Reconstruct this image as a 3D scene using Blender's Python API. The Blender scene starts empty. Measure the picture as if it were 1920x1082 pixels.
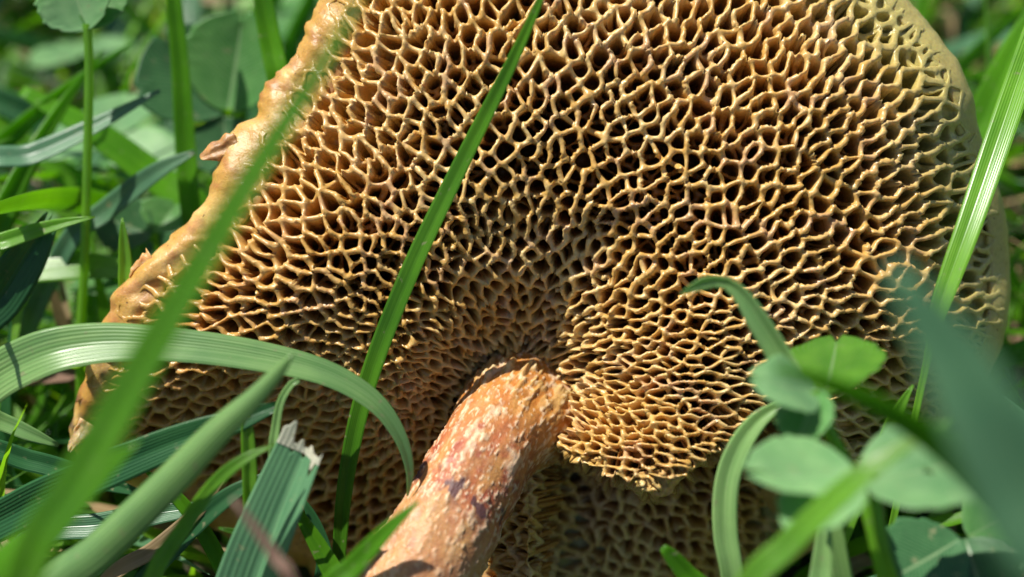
import bpy, math, random
import numpy as np
from mathutils import Vector

# ------------------------------------------------------------------ camera, sky, sun, exposure
scene = bpy.context.scene
LENS, SENSOR, W, H = 45.0, 36.0, 1920, 1082
K = SENSOR / LENS / W                 # slope of one photo pixel
D0 = 0.13                             # metres from the lens to the pore face
PX = D0 * K                           # one photo pixel in metres at that distance
PITCH = math.radians(35)
CAM_Z = 0.115
cam_data = bpy.data.cameras.new('camera')
cam = bpy.data.objects.new('camera', cam_data)
scene.collection.objects.link(cam)
cam.location = (0, 0, CAM_Z)
cam.rotation_euler = (math.radians(90) - PITCH, 0, 0)
cam_data.lens, cam_data.sensor_width = LENS, SENSOR
cam_data.clip_start, cam_data.clip_end = 0.005, 200
cam_data.dof.use_dof = True
cam_data.dof.focus_distance = D0 - 30 * PX
cam_data.dof.aperture_fstop = 12.0
scene.camera = cam

CX = np.array((1.0, 0, 0))
CF = np.array((0, math.cos(PITCH), -math.sin(PITCH)))
CU = np.array((0, math.sin(PITCH), math.cos(PITCH)))
SUN = -0.44 * CX + 0.80 * CU - 0.42 * CF
SUN = SUN / np.linalg.norm(SUN)
world = bpy.data.worlds.new('World')
scene.world = world
world.use_nodes = True
wn = world.node_tree
sky = wn.nodes.new('ShaderNodeTexSky')
sky.sky_type = 'NISHITA'
sky.sun_disc = False
sky.sun_elevation = math.asin(SUN[2])
sky.sun_rotation = math.atan2(SUN[0], SUN[1])
bg = wn.nodes['Background']
bg.inputs['Strength'].default_value = 0.065
wn.links.new(sky.outputs[0], bg.inputs['Color'])
sl = bpy.data.lights.new('sun', 'SUN')
sl.energy, sl.angle, sl.color = 5.0, math.radians(0.53), (1.0, 0.95, 0.86)
so = bpy.data.objects.new('sun', sl)
scene.collection.objects.link(so)
so.rotation_euler = Vector(SUN).to_track_quat('Z', 'Y').to_euler()
so.location = (0, 0, 2)
scene.view_settings.view_transform = 'Standard'
scene.view_settings.look = 'None'
scene.view_settings.gamma = 1
scene.view_settings.exposure = 0.43

random.seed(7)
RNG = np.random.default_rng(11)


# ------------------------------------------------------------------ helpers
def PT(px, py, z):
    """photo pixel + height z (in pixels, towards the camera from the pore face) -> metres"""
    px, py, z = (np.asarray(a, dtype=float) for a in (px, py, z))
    d = D0 - z * PX
    return (np.array((0, 0, CAM_Z)) + ((px - 960) * K * d)[..., None] * CX
            + ((541 - py) * K * d)[..., None] * CU + d[..., None] * CF)


def unproject(p):
    q = np.asarray(p) - np.array((0, 0, CAM_Z))
    d = q @ CF
    return 960 + (q @ CX) / d / K, 541 - (q @ CU) / d / K, (D0 - d) / PX


def vnoise(p, seed=0):
    """value noise, -1..1, p (..., 2 or 3)"""
    p = np.asarray(p, dtype=float)
    if p.shape[-1] == 2:
        p = np.concatenate([p, np.zeros(p.shape[:-1] + (1,))], -1)
    i = np.floor(p).astype(np.int64)
    f = p - i
    f = f * f * (3 - 2 * f)
    out = 0
    for dx in (0, 1):
        for dy in (0, 1):
            for dz in (0, 1):
                n = (i[..., 0] + dx) * 374761393 + (i[..., 1] + dy) * 668265263 + (i[..., 2] + dz) * 2147483647 + seed * 974634777
                n = (n ^ (n >> 13)) * 1274126177
                n = (n ^ (n >> 16)) & 0xFFFF
                w = (f[..., 0] if dx else 1 - f[..., 0]) * (f[..., 1] if dy else 1 - f[..., 1]) * (f[..., 2] if dz else 1 - f[..., 2])
                out = out + w * (n / 32767.5 - 1)
    return out


def fbm(p, seed=0, oct=3):
    p = np.asarray(p, dtype=float)
    s, a = 0, 1.0
    for o in range(oct):
        s = s + a * vnoise(p * 2 ** o, seed + o * 17)
        a *= 0.5
    return s


def sstep(x, a, b):
    t = np.clip((np.asarray(x, dtype=float) - a) / (b - a), 0, 1)
    return t * t * (3 - 2 * t)


def catmull(pts, n):
    """smooth open curve through rows of pts, n samples, roughly even in length"""
    pts = np.asarray(pts, dtype=float)
    if len(pts) == 2:
        return pts[0] + (pts[1] - pts[0]) * np.linspace(0, 1, n)[:, None]
    q = np.vstack([2 * pts[0] - pts[1], pts, 2 * pts[-1] - pts[-2]])
    out = []
    for i in range(1, len(q) - 2):
        t = np.linspace(0, 1, 20, endpoint=False)[:, None]
        a, b, c, d = q[i - 1], q[i], q[i + 1], q[i + 2]
        out.append(0.5 * (2 * b + (c - a) * t + (2 * a - 5 * b + 4 * c - d) * t ** 2 + (3 * b - 3 * c + d - a) * t ** 3))
    out = np.vstack(out + [pts[-1:]])
    L = np.concatenate([[0], np.cumsum(np.linalg.norm(np.diff(out[:, :3], axis=0), axis=1))])
    s = np.linspace(0, L[-1], n)
    return np.stack([np.interp(s, L, out[:, k]) for k in range(out.shape[1])], 1)


def mesh(name, verts, faces, mat, smooth=True, col=None, uv=None):
    me = bpy.data.meshes.new(name)
    me.from_pydata(np.asarray(verts).tolist(), [], faces.tolist() if isinstance(faces, np.ndarray) else faces)
    if smooth:
        me.polygons.foreach_set('use_smooth', np.ones(len(me.polygons), dtype=bool))
    if col is not None:
        at = me.color_attributes.new('tint', 'FLOAT_COLOR', 'POINT')
        c = np.ones((len(verts), 4), dtype=np.float32)
        c[:, :3] = col
        at.data.foreach_set('color', c.ravel())
    if uv is not None:
        ul = me.uv_layers.new(name='UVMap')
        idx = np.zeros(len(me.loops), dtype=np.int32)
        me.loops.foreach_get('vertex_index', idx)
        ul.data.foreach_set('uv', np.asarray(uv, dtype=np.float32)[idx].ravel())
    me.materials.append(mat)
    me.update()
    return me


def obj(name, me, parent=None):
    o = bpy.data.objects.new(name, me)
    scene.collection.objects.link(o)
    if parent is not None:
        o.parent = parent
    return o


def tag(o, label, cat, group=None, kind=None):
    if label:
        o['label'] = label
    if cat:
        o['category'] = cat
    if group:
        o['group'] = group
    if kind:
        o['kind'] = kind
    return o


def grid_faces(nu, nv, wrap_u=False, off=0):
    """quads of an nv x nu grid (row = v), optionally closed in u"""
    iu = np.arange(nu if wrap_u else nu - 1)
    iv = np.arange(nv - 1)
    a = iv[:, None] * nu + iu[None]
    b = iv[:, None] * nu + (iu[None] + 1) % nu
    return (np.stack([a, b, b + nu, a + nu], -1).reshape(-1, 4) + off)


# ------------------------------------------------------------------ materials
def new_mat(name):
    m = bpy.data.materials.new(name)
    m.use_nodes = True
    nt = m.node_tree
    b = nt.nodes['Principled BSDF']
    return m, nt, b


def N(nt, kind, **kw):
    n = nt.nodes.new(kind)
    for k, v in kw.items():
        if k in n.inputs:
            n.inputs[k].default_value = v
        else:
            setattr(n, k, v)
    return n


def ramp(nt, stops):
    r = nt.nodes.new('ShaderNodeValToRGB')
    e = r.color_ramp.elements
    while len(e) < len(stops):
        e.new(0.5)
    for el, (p, c) in zip(e, stops):
        el.position = p
        el.color = (*c, 1) if len(c) == 3 else c
    return r


def mixc(nt, fac, a, b, mode='MIX'):
    m = nt.nodes.new('ShaderNodeMix')
    m.data_type, m.blend_type = 'RGBA', mode
    for sock, v in ((0, fac), (6, a), (7, b)):
        if isinstance(v, (int, float)):
            m.inputs[sock].default_value = v
        elif isinstance(v, tuple):
            m.inputs[sock].default_value = (*v, 1)
        else:
            nt.links.new(v, m.inputs[sock])
    return m.outputs[2]


def flesh_mat(name, rough, sss, bump, grain=2600, fleck=None):
    m, nt, b = new_mat(name)
    at = N(nt, 'ShaderNodeAttribute', attribute_name='tint')
    tc = N(nt, 'ShaderNodeTexCoord')
    n1 = N(nt, 'ShaderNodeTexNoise', Scale=grain, Detail=4.0, Roughness=0.6)
    n2 = N(nt, 'ShaderNodeTexNoise', Scale=grain / 6, Detail=3.0)
    for n in (n1, n2):
        nt.links.new(tc.outputs['Object'], n.inputs['Vector'])
    r1 = ramp(nt, [(0.25, (0.78, 0.74, 0.70)), (0.7, (1.12, 1.10, 1.08))])
    nt.links.new(n1.outputs[0], r1.inputs[0])
    c = mixc(nt, 0.8, at.outputs['Color'], r1.outputs[0], 'MULTIPLY')
    if fleck:
        n3 = N(nt, 'ShaderNodeTexNoise', Scale=fleck[0], Detail=2.0)
        nt.links.new(tc.outputs['Object'], n3.inputs['Vector'])
        r3 = ramp(nt, [(fleck[1], (0, 0, 0)), (fleck[1] + 0.05, (1, 1, 1))])
        nt.links.new(n3.outputs[0], r3.inputs[0])
        c = mixc(nt, r3.outputs[0], c, fleck[2])
    nt.links.new(c, b.inputs['Base Color'])
    rr = N(nt, 'ShaderNodeMapRange')
    rr.inputs['To Min'].default_value, rr.inputs['To Max'].default_value = rough - 0.14, rough + 0.2
    nt.links.new(n2.outputs[0], rr.inputs['Value'])
    nt.links.new(rr.outputs[0], b.inputs['Roughness'])
    b.inputs['Subsurface Weight'].default_value = sss
    b.inputs['Subsurface Radius'].default_value = (1.0, 0.55, 0.18)
    b.inputs['Subsurface Scale'].default_value = 0.0009
    b.inputs['Specular IOR Level'].default_value = 0.5
    bp = N(nt, 'ShaderNodeBump', Strength=bump, Distance=0.00012)
    nt.links.new(n1.outputs[0], bp.inputs['Height'])
    nt.links.new(bp.outputs[0], b.inputs['Normal'])
    return m


MAT_PORE = flesh_mat('pore_flesh', 0.24, 0.25, 0.5, 3000)
MAT_CAP = flesh_mat('cap_skin', 0.36, 0.6, 0.8, 2200, fleck=(1500, 0.70, (0.16, 0.075, 0.03)))
MAT_STEM = flesh_mat('stem_flesh', 0.46, 0.3, 0.8, 2600)


def leaf_mat(name, dark, light, trans, transw=0.35, rough=0.36, vein=0.28, kind='blade', spec=0.42):
    m, nt, b = new_mat(name)
    uv = N(nt, 'ShaderNodeUVMap')
    info = N(nt, 'ShaderNodeObjectInfo')
    mp = N(nt, 'ShaderNodeMapping')
    mp.inputs['Scale'].default_value = (26, 2.2, 1) if kind == 'blade' else (5, 5, 1)
    nt.links.new(uv.outputs[0], mp.inputs[0])
    addv = N(nt, 'ShaderNodeVectorMath', operation='ADD')
    nt.links.new(mp.outputs[0], addv.inputs[0])
    nt.links.new(info.outputs['Random'], addv.inputs[1])
    n1 = N(nt, 'ShaderNodeTexNoise', Scale=1.0, Detail=3.0)
    nt.links.new(addv.outputs[0], n1.inputs['Vector'])
    r = ramp(nt, [(0.32, dark), (0.68, light)])
    nt.links.new(n1.outputs[0], r.inputs[0])
    # blotches of age over the whole leaf
    tc = N(nt, 'ShaderNodeTexCoord')
    n2 = N(nt, 'ShaderNodeTexNoise', Scale=130.0, Detail=4.0)
    nt.links.new(tc.outputs['Object'], n2.inputs['Vector'])
    r2 = ramp(nt, [(0.3, (0.72, 0.80, 0.72)), (0.7, (1.2, 1.14, 1.0))])
    nt.links.new(n2.outputs[0], r2.inputs[0])
    c = mixc(nt, 1.0, r.outputs[0], r2.outputs[0], 'MULTIPLY')
    # small scuffs and dust specks
    n3 = N(nt, 'ShaderNodeTexNoise', Scale=1100.0, Detail=2.0)
    nt.links.new(tc.outputs['Object'], n3.inputs['Vector'])
    r3 = ramp(nt, [(0.66, (0, 0, 0)), (0.74, (0.7, 0.7, 0.7))])
    nt.links.new(n3.outputs[0], r3.inputs[0])
    c = mixc(nt, r3.outputs[0], c, (0.30, 0.30, 0.16))
    if kind == 'leaf':
        # pinnate veins running out from the fold
        sx = N(nt, 'ShaderNodeSeparateXYZ')
        nt.links.new(uv.outputs[0], sx.inputs[0])
        def M(op, a, b):
            m_ = N(nt, 'ShaderNodeMath', operation=op)
            for i_, v_ in ((0, a), (1, b)):
                if isinstance(v_, (int, float)):
                    m_.inputs[i_].default_value = v_
                else:
                    nt.links.new(v_, m_.inputs[i_])
            return m_.outputs[0]
        au = M('ABSOLUTE', M('SUBTRACT', sx.outputs[0], 0.5), 0)
        ph = M('SUBTRACT', M('MULTIPLY', sx.outputs[1], 62.0), M('MULTIPLY', au, 44.0))
        vn = M('MULTIPLY', M('POWER', M('ABSOLUTE', M('SINE', ph, 0), 0), 14.0), 0.4)
        mid = M('MULTIPLY', M('LESS_THAN', au, 0.014), 0.6)
        c = mixc(nt, M('MAXIMUM', vn, mid), c, (0.36, 0.50, 0.26))
    hsv = N(nt, 'ShaderNodeHueSaturation')
    mr = N(nt, 'ShaderNodeMapRange')
    mr.inputs['To Min'].default_value, mr.inputs['To Max'].default_value = 0.8, 1.25
    nt.links.new(info.outputs['Random'], mr.inputs['Value'])
    nt.links.new(mr.outputs[0], hsv.inputs['Value'])
    nt.links.new(c, hsv.inputs['Color'])
    nt.links.new(hsv.outputs[0], b.inputs['Base Color'])
    b.inputs['Roughness'].default_value = rough
    b.inputs['Specular IOR Level'].default_value = spec
    bp = N(nt, 'ShaderNodeBump', Strength=vein, Distance=0.00012)
    if kind == 'blade':
        wv = N(nt, 'ShaderNodeTexWave', Scale=3.6, Distortion=0.8)
        wv.bands_direction = 'X'
        nt.links.new(uv.outputs[0], wv.inputs['Vector'])
        nt.links.new(wv.outputs['Fac'], bp.inputs['Height'])
    else:
        nt.links.new(n1.outputs[0], bp.inputs['Height'])
    nt.links.new(bp.outputs[0], b.inputs['Normal'])
    tr = N(nt, 'ShaderNodeBsdfTranslucent')
    tr.inputs['Color'].default_value = (*trans, 1)
    tcol = mixc(nt, 1.0, trans, r2.outputs[0], 'MULTIPLY')
    nt.links.new(tcol, tr.inputs['Color'])
    mx = N(nt, 'ShaderNodeMixShader', Fac=transw)
    nt.links.new(b.outputs[0], mx.inputs[1])
    nt.links.new(tr.outputs[0], mx.inputs[2])
    nt.links.new(mx.outputs[0], nt.nodes['Material Output'].inputs['Surface'])
    return m


MATS = {
    'green': leaf_mat('blade_green', (0.06, 0.21, 0.008), (0.12, 0.32, 0.015), (0.32, 0.68, 0.015), 0.5, spec=0.3),
    'mid': leaf_mat('blade_mid_green', (0.05, 0.17, 0.010), (0.095, 0.26, 0.02), (0.26, 0.55, 0.02), 0.42, spec=0.3),
    'lime': leaf_mat('blade_lime', (0.11, 0.30, 0.02), (0.21, 0.44, 0.05), (0.46, 0.80, 0.04), 0.46, rough=0.28, spec=0.6),
    'pale': leaf_mat('blade_pale', (0.16, 0.33, 0.11), (0.30, 0.48, 0.20), (0.38, 0.66, 0.10), 0.35, rough=0.3, spec=0.55),
    'blue': leaf_mat('blade_blue_green', (0.065, 0.18, 0.10), (0.13, 0.28, 0.16), (0.18, 0.42, 0.10), 0.3, rough=0.3),
    'deep': leaf_mat('blade_deep_green', (0.022, 0.11, 0.04), (0.045, 0.16, 0.06), (0.10, 0.32, 0.03), 0.35),
    'straw': leaf_mat('dry_straw', (0.26, 0.16, 0.075), (0.46, 0.34, 0.20), (0.35, 0.22, 0.08), 0.2, rough=0.6),
    'bleached': leaf_mat('bleached_fibre', (0.50, 0.50, 0.42), (0.75, 0.74, 0.68), (0.6, 0.6, 0.5), 0.3, rough=0.5),
    'brown': leaf_mat('dead_stalk', (0.16, 0.09, 0.07), (0.27, 0.17, 0.14), (0.2, 0.1, 0.05), 0.12, rough=0.6),
    'clover': leaf_mat('clover_leaf', (0.075, 0.25, 0.065), (0.14, 0.34, 0.11), (0.27, 0.62, 0.05), 0.38, spec=0.32, rough=0.38, vein=0.3, kind='leaf'),
    'clover_pale': leaf_mat('clover_leaf_pale', (0.19, 0.40, 0.19), (0.30, 0.52, 0.27), (0.40, 0.72, 0.15), 0.42, spec=0.36, rough=0.38, vein=0.3, kind='leaf'),
    'clover_lime': leaf_mat('clover_leaf_young', (0.09, 0.28, 0.02), (0.16, 0.38, 0.035), (0.34, 0.7, 0.03), 0.5, rough=0.42, vein=0.3, kind='leaf'),
    'clover_dark': leaf_mat('clover_leaf_dark', (0.03, 0.13, 0.05), (0.055, 0.19, 0.075), (0.11, 0.36, 0.04), 0.32, spec=0.36, rough=0.36, vein=0.3, kind='leaf'),
}


def soil_mat():
    m, nt, b = new_mat('soil')
    tc = N(nt, 'ShaderNodeTexCoord')
    n1 = N(nt, 'ShaderNodeTexNoise', Scale=180.0, Detail=8.0, Roughness=0.65)
    n2 = N(nt, 'ShaderNodeTexNoise', Scale=7.0, Detail=4.0)
    for n in (n1, n2):
        nt.links.new(tc.outputs['Object'], n.inputs['Vector'])
    r = ramp(nt, [(0.3, (0.022, 0.015, 0.009)), (0.55, (0.06, 0.042, 0.024)), (0.75, (0.13, 0.10, 0.06))])
    nt.links.new(n1.outputs[0], r.inputs[0])
    g = ramp(nt, [(0.35, (0.03, 0.055, 0.015)), (0.65, (0.06, 0.10, 0.025))])
    nt.links.new(n2.outputs[0], g.inputs[0])
    c = mixc(nt, 0.35, r.outputs[0], g.outputs[0])
    nt.links.new(c, b.inputs['Base Color'])
    b.inputs['Roughness'].default_value = 0.9
    bp = N(nt, 'ShaderNodeBump', Strength=1.0, Distance=0.003)
    nt.links.new(n1.outputs[0], bp.inputs['Height'])
    nt.links.new(bp.outputs[0], b.inputs['Normal'])
    return m


# ------------------------------------------------------------------ ground
def build_ground():
    s = np.linspace(-1, 1, 121)
    w = np.sign(s) * (0.35 * np.abs(s) + 60 * np.abs(s) ** 7)
    x, y = np.meshgrid(w, w)
    y = y + 0.16
    p = np.stack([x, y], -1)
    r = np.hypot(x, y - 0.12)
    z = fbm(p * 22, 3) * 0.004 * sstep(r, 0.02, 0.1) - 0.003 + fbm(p * 120, 9) * 0.0008
    z = z + fbm(p * 0.4, 5) * 0.06 * sstep(r, 1, 8)
    v = np.stack([x, y, z], -1).reshape(-1, 3)
    o = obj('ground', mesh('ground', v, grid_faces(121, 121), soil_mat()))
    tag(o, 'dark soil under the grass and the mushroom', 'ground', kind='structure')


build_ground()

# ------------------------------------------------------------------ the mushroom: shape of the cap
CC = np.array((1010.0, 430.0))
OUT = [(125, 800), (140, 740), (175, 660), (190, 600), (205, 560), (250, 512), (300, 458), (345, 420), (388, 380), (402, 325),
       (432, 268), (470, 220), (510, 160), (540, 110), (580, 50), (598, 0), (650, -90), (770, -190), (960, -255), (1200, -265),
       (1450, -200), (1610, -100), (1700, 0), (1770, 80), (1815, 160), (1840, 250), (1868, 340), (1886, 430), (1893, 520),
       (1888, 610), (1860, 685), (1800, 770), (1700, 880), (1580, 990), (1410, 1095), (1200, 1160), (980, 1175), (760, 1140),
       (560, 1070), (400, 1000), (250, 925), (150, 862)]
op = catmull(np.array(OUT + OUT[:1], dtype=float), 900)
oth = np.arctan2(op[:, 1] - CC[1], op[:, 0] - CC[0])
orr = np.hypot(op[:, 0] - CC[0], op[:, 1] - CC[1])
srt = np.argsort(oth)
oth, orr = oth[srt], orr[srt]
oth = np.concatenate([oth - 2 * np.pi, oth, oth + 2 * np.pi])
orr = np.tile(orr, 3)


def R_out(th):
    return np.interp(th, oth, orr)


def rim_dist(px, py):
    dx, dy = px - CC[0], py - CC[1]
    return R_out(np.arctan2(dy, dx)) - np.hypot(dx, dy)


CP = np.array([
    (1000, -255, -130), (1000, -150, -20), (1000, 0, 30), (1000, 200, 58), (990, 390, 32), (980, 480, 6), (970, 560, -28), (962, 640, -76), (955, 720, -125),
    (700, 0, 10), (600, 0, -50), (720, 150, 40), (650, 350, 60), (405, 330, -25), (520, 450, 55), (400, 600, 30), (192, 595, -45),
    (650, 600, 50), (740, 740, -20), (450, 740, -50), (140, 780, -90), (300, 850, -160), (560, 890, -190), (650, 1000, -230),
    (1300, 100, 60), (1300, 400, 75), (1200, 600, 52), (1500, -160, -60), (1600, 100, 35), (1700, 0, -75), (1775, 200, -5),
    (1840, 250, -90), (1600, 400, 62), (1750, 450, 15), (1890, 500, -150), (1800, 620, -35), (1860, 690, -150), (1400, 650, 88),
    (1300, 800, 112), (1200, 880, 118), (1130, 790, 55), (1500, 780, 40), (1680, 860, -140), (1400, 1000, 40), (1100, 1000, 40),
    (980, 1170, -60), (1380, 1110, -40), (800, 1145, -230), (400, 1000, -260), (850, 640, -22), (1080, 640, -22), (845, 730, -70), (1060, 740, -45), (1080, 800, 20), (850, 860, -110), (760, 1000, -210), (345, 420, -45), (480, 210, -50)], dtype=float)
CR = 70.0
_A = np.sqrt(((CP[:, None, :2] - CP[None, :, :2]) ** 2).sum(-1) + CR ** 2)
CW = np.linalg.solve(_A + np.eye(len(CP)) * 0.5, CP[:, 2])
LIP = np.array([(960, 850), (1040, 850), (1100, 875), (1150, 905), (1220, 930), (1290, 905), (1380, 845), (1450, 790), (1560, 760)], dtype=float)


def base_z(px, py):
    px, py = np.asarray(px, dtype=float), np.asarray(py, dtype=float)
    z = np.zeros(px.shape)
    for (a, b, _), w in zip(CP, CW):
        z += w * np.sqrt((px - a) ** 2 + (py - b) ** 2 + CR ** 2)
    # the torn lower lip stands proud of the fold beneath it
    yl = np.interp(px, LIP[:, 0], LIP[:, 1]) + 10 * vnoise(np.stack([px / 45, py * 0], -1), 4)
    s = sstep(py, yl - 8, yl + 30) * sstep(px, 985, 1090) * (1 - sstep(px, 1430, 1560))
    z = z - 300 * s
    z = z + 9 * fbm(np.stack([px, py], -1) / 170, 21, 2)
    return z


def surf(px, py):
    """base point and normal (metres) of the pore face"""
    e = 3.0
    p = PT(px, py, base_z(px, py))
    a = PT(px + e, py, base_z(px + e, py)) - PT(px - e, py, base_z(px - e, py))
    b = PT(px, py + e, base_z(px, py + e)) - PT(px, py - e, base_z(px, py - e))
    n = np.cross(b, a)
    n /= np.linalg.norm(n, axis=-1, keepdims=True)
    n = np.where(((n @ CF) > 0)[..., None], -n, n)
    return p, n


# the pattern of pores lives in an unrolled plane: rows get closer where the face turns under
_py = np.linspace(-500, 1400, 1901)
_dens = 1 + 0.58 * sstep(_py, 500, 720) - 0.1 * sstep(_py, 760, 900)
_f = np.concatenate([[0], np.cumsum((_dens[1:] + _dens[:-1]) / 2)]) - 500
to_pat = lambda py: np.interp(py, _py, _f)
to_px = lambda v: np.interp(v, _f, _py)
STEM_C = np.array((962.0, float(to_pat(705))))


def pat_to_px(p):
    q = np.array(p, dtype=float)
    w = np.stack([q[..., 0], q[..., 1]], -1)
    q = q + 3.4 * np.stack([fbm(w / 26, 31, 2), fbm(w / 26, 57, 2)], -1)
    return q[..., 0], to_px(q[..., 1])


def flesh_tint(px, py, d, fine):
    """natural colour of the flesh over the cap (no light or shade)"""
    P2 = np.stack([px, py], -1)
    n1 = fbm(P2 / 120, 71)[..., None]
    n2 = fbm(P2 / 38, 75)[..., None]
    ochre, straw, rose = np.array((0.66, 0.40, 0.11)), np.array((0.80, 0.59, 0.26)), np.array((0.60, 0.36, 0.22))
    c = ochre + (straw - ochre) * np.clip(0.35 + 0.5 * n1 + 0.5 * fine[..., None], 0, 1)
    c = c + (rose - c) * np.clip(0.9 * n2 - 0.22, 0, 0.55)
    rust = np.array((0.60, 0.28, 0.05))
    c = c + (rust - c) * (0.62 * (1 - sstep(px, 350, 900)) * (0.7 + 0.5 * n1[..., 0]))[..., None].clip(0, 1)
    amber, green = np.array((0.60, 0.34, 0.075)), np.array((0.50, 0.45, 0.15))
    e = (1 - sstep(d, 30, 110)) * (1 - sstep(px, 700, 1200))
    c = c + (amber - c) * e[..., None]
    g = (1 - sstep(d, 30, 190)) * sstep(px, 1350, 1650)
    c = c + (green - c) * (0.9 * g)[..., None]
    return np.clip(c * 0.86, 0.02, 0.85)


# ------------------------------------------------------------------ the pore layer
def build_pores(parent, name='pore_layer'):
    rng = np.random.default_rng(5)
    prim = []
    r = 46.0
    while r < 1900:
        # spokes of pores: ridges run outwards and fork where the spokes get too far apart
        sc = 0.70 + 0.36 * sstep(r * 1.15, 60, 420)
        Wd, Ld = 23 * sc, 47 * (0.62 + 0.38 * sstep(r * 1.15, 60, 520))
        grow = 1 + 0.14 * float(sstep(r, 420, 900))
        Wd, Ld = Wd * grow, Ld * grow
        n = max(12, int(2 * np.pi * r / (0.87 * Wd)))
        n += n % 2
        r2 = r * 1.36
        m = max(1, int(round((r2 - r) / (0.92 * Ld))))
        step = (r2 - r) / m
        th0 = rng.random() * 7
        ph = rng.random()
        for j in range(n):
            th = th0 + (j + rng.normal(0, 0.06) + 0.14 * vnoise(np.array((j * 0.7, r)), 3)) * 2 * np.pi / n
            for i in range(m):
                q = r + (i + 0.25 + 0.5 * (j % 2) + rng.normal(0, 0.15)) * step
                tq = th + rng.normal(0, 0.075) * 2 * np.pi / n
                prim.append((STEM_C[0] + q * math.cos(tq), STEM_C[1] + q * math.sin(tq), Wd, Ld))
        r = r2
    prim = np.array(prim)
    ipx, ipy = prim[:, 0], to_px(prim[:, 1])
    dr = rim_dist(ipx, ipy)
    keep = dr > -45
    prim, dr = prim[keep], dr[keep]
    sites, owner = [], []
    for i, (x, y, wd, ld) in enumerate(prim):
        k = rng.choice([1, 2, 3, 4], p=[0.40, 0.38, 0.17, 0.05])
        if x < 760 and y < 300:
            k = rng.choice([1, 2, 3, 4], p=[0.15, 0.35, 0.3, 0.2])
        u = np.array((x, y)) - STEM_C
        u = u / (np.linalg.norm(u) + 1e-6)
        t = np.array((-u[1], u[0]))
        a0 = rng.random() * 7
        for j in range(k):
            if k == 1:
                o = np.zeros(2)
            else:
                a = a0 + j * 2 * np.pi / k + rng.normal(0, 0.3)
                o = u * math.cos(a) * ld * 0.17 + t * math.sin(a) * wd * 0.15
            sites.append((x + o[0], y + o[1]))
            owner.append(i)
    sites, owner = np.array(sites), np.array(owner)
    ns = len(sites)
    # neighbours by bucket
    cell = 60.0
    key = np.floor(sites / cell).astype(int)
    buckets = {}
    for i, k in enumerate(map(tuple, key)):
        buckets.setdefault(k, []).append(i)
    spx, spy = sites[:, 0], to_px(sites[:, 1])
    srd = rim_dist(spx, spy)
    cells = []
    for i in range(ns):
        if srd[i] < 12:
            continue
        cand = []
        kx, ky = key[i]
        for ax in (-1, 0, 1):
            for ay in (-1, 0, 1):
                cand += buckets.get((kx + ax, ky + ay), [])
        cand = np.array([c for c in cand if c != i])
        d2 = ((sites[cand] - sites[i]) ** 2).sum(-1)
        o = np.argsort(d2)
        cand, d2 = cand[o], d2[o]
        x0, y0 = sites[i]
        poly = [(x0 - 45, y0 - 45), (x0 + 45, y0 - 45), (x0 + 45, y0 + 45), (x0 - 45, y0 + 45)]
        nb = [-1, -1, -1, -1]
        R2 = 2 * 45 * 45
        for c, dd in zip(cand.tolist(), d2.tolist()):
            if dd > 4 * R2:
                break
            xc, yc = sites[c]
            nx, ny = xc - x0, yc - y0
            lim = (nx * (xc + x0) + ny * (yc + y0)) / 2
            s = [nx * p[0] + ny * p[1] - lim for p in poly]
            if max(s) <= 0:
                continue
            np_, nn = [], []
            m = len(poly)
            for a in range(m):
                b = (a + 1) % m
                if s[a] <= 0:
                    np_.append(poly[a]); nn.append(nb[a])
                    if s[b] > 0:
                        t = s[a] / (s[a] - s[b])
                        np_.append((poly[a][0] + t * (poly[b][0] - poly[a][0]), poly[a][1] + t * (poly[b][1] - poly[a][1]))); nn.append(c)
                elif s[b] <= 0:
                    t = s[a] / (s[a] - s[b])
                    np_.append((poly[a][0] + t * (poly[b][0] - poly[a][0]), poly[a][1] + t * (poly[b][1] - poly[a][1]))); nn.append(nb[a])
            poly, nb = np_, nn
            if len(poly) < 3:
                break
            R2 = max((p[0] - x0) ** 2 + (p[1] - y0) ** 2 for p in poly)
        if len(poly) < 3:
            continue
        vp = np.array(poly)
        if rim_dist(vp[:, 0], to_px(vp[:, 1])).min() < 4:
            continue
        cells.append((i, poly, nb))

    loops, hts, kinds, cid = [], [], [], []
    for ci, (i, poly, nb) in enumerate(cells):
        m = len(poly)
        pts, hc, hm, tt, tang = [], [], [], [], []
        for a in range(m):
            b = (a + 1) % m
            A, B = poly[a], poly[b]
            L = math.hypot(B[0] - A[0], B[1] - A[1])
            if L < 0.3:
                continue
            k = max(1, int(round(L / 4.6)))
            same = nb[a] >= 0 and owner[nb[a]] == owner[i]
            # is either end on a main ridge?
            sa = same and nb[a - 1] >= 0 and owner[nb[a - 1]] == owner[i]
            sb = same and nb[b] >= 0 and owner[nb[b]] == owner[i]
            ux, uy = (A[0] + B[0]) / 2 - STEM_C[0], (A[1] + B[1]) / 2 - STEM_C[1]
            ul = math.hypot(ux, uy) + 1e-6
            rad = abs(((B[0] - A[0]) * ux + (B[1] - A[1]) * uy) / (L * ul))
            ca = sa if same else False
            cb = sb if same else False
            for j in range(k):
                t = j / k
                pts.append((A[0] + t * (B[0] - A[0]), A[1] + t * (B[1] - A[1])))
                e = abs(2 * t - 1) ** 2.2
                if same:
                    end = (0.0 if not ca else 1.0) if t < 0.5 else (0.0 if not cb else 1.0)
                    low = 1 + (end - 1) * e
                    tan = 0
                else:
                    low = 0.0
                    tan = (1 - rad) * (1 - e)
                # corners: low only if every ridge that meets there is low
                if j == 0:
                    low = 1.0 if (nb[a] >= 0 and nb[a - 1] >= 0 and owner[nb[a]] == owner[i] and owner[nb[a - 1]] == owner[i]) else 0.0
                    tan = 0
                hm.append(low); tang.append(tan)
        if len(pts) < 5:
            continue
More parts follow.
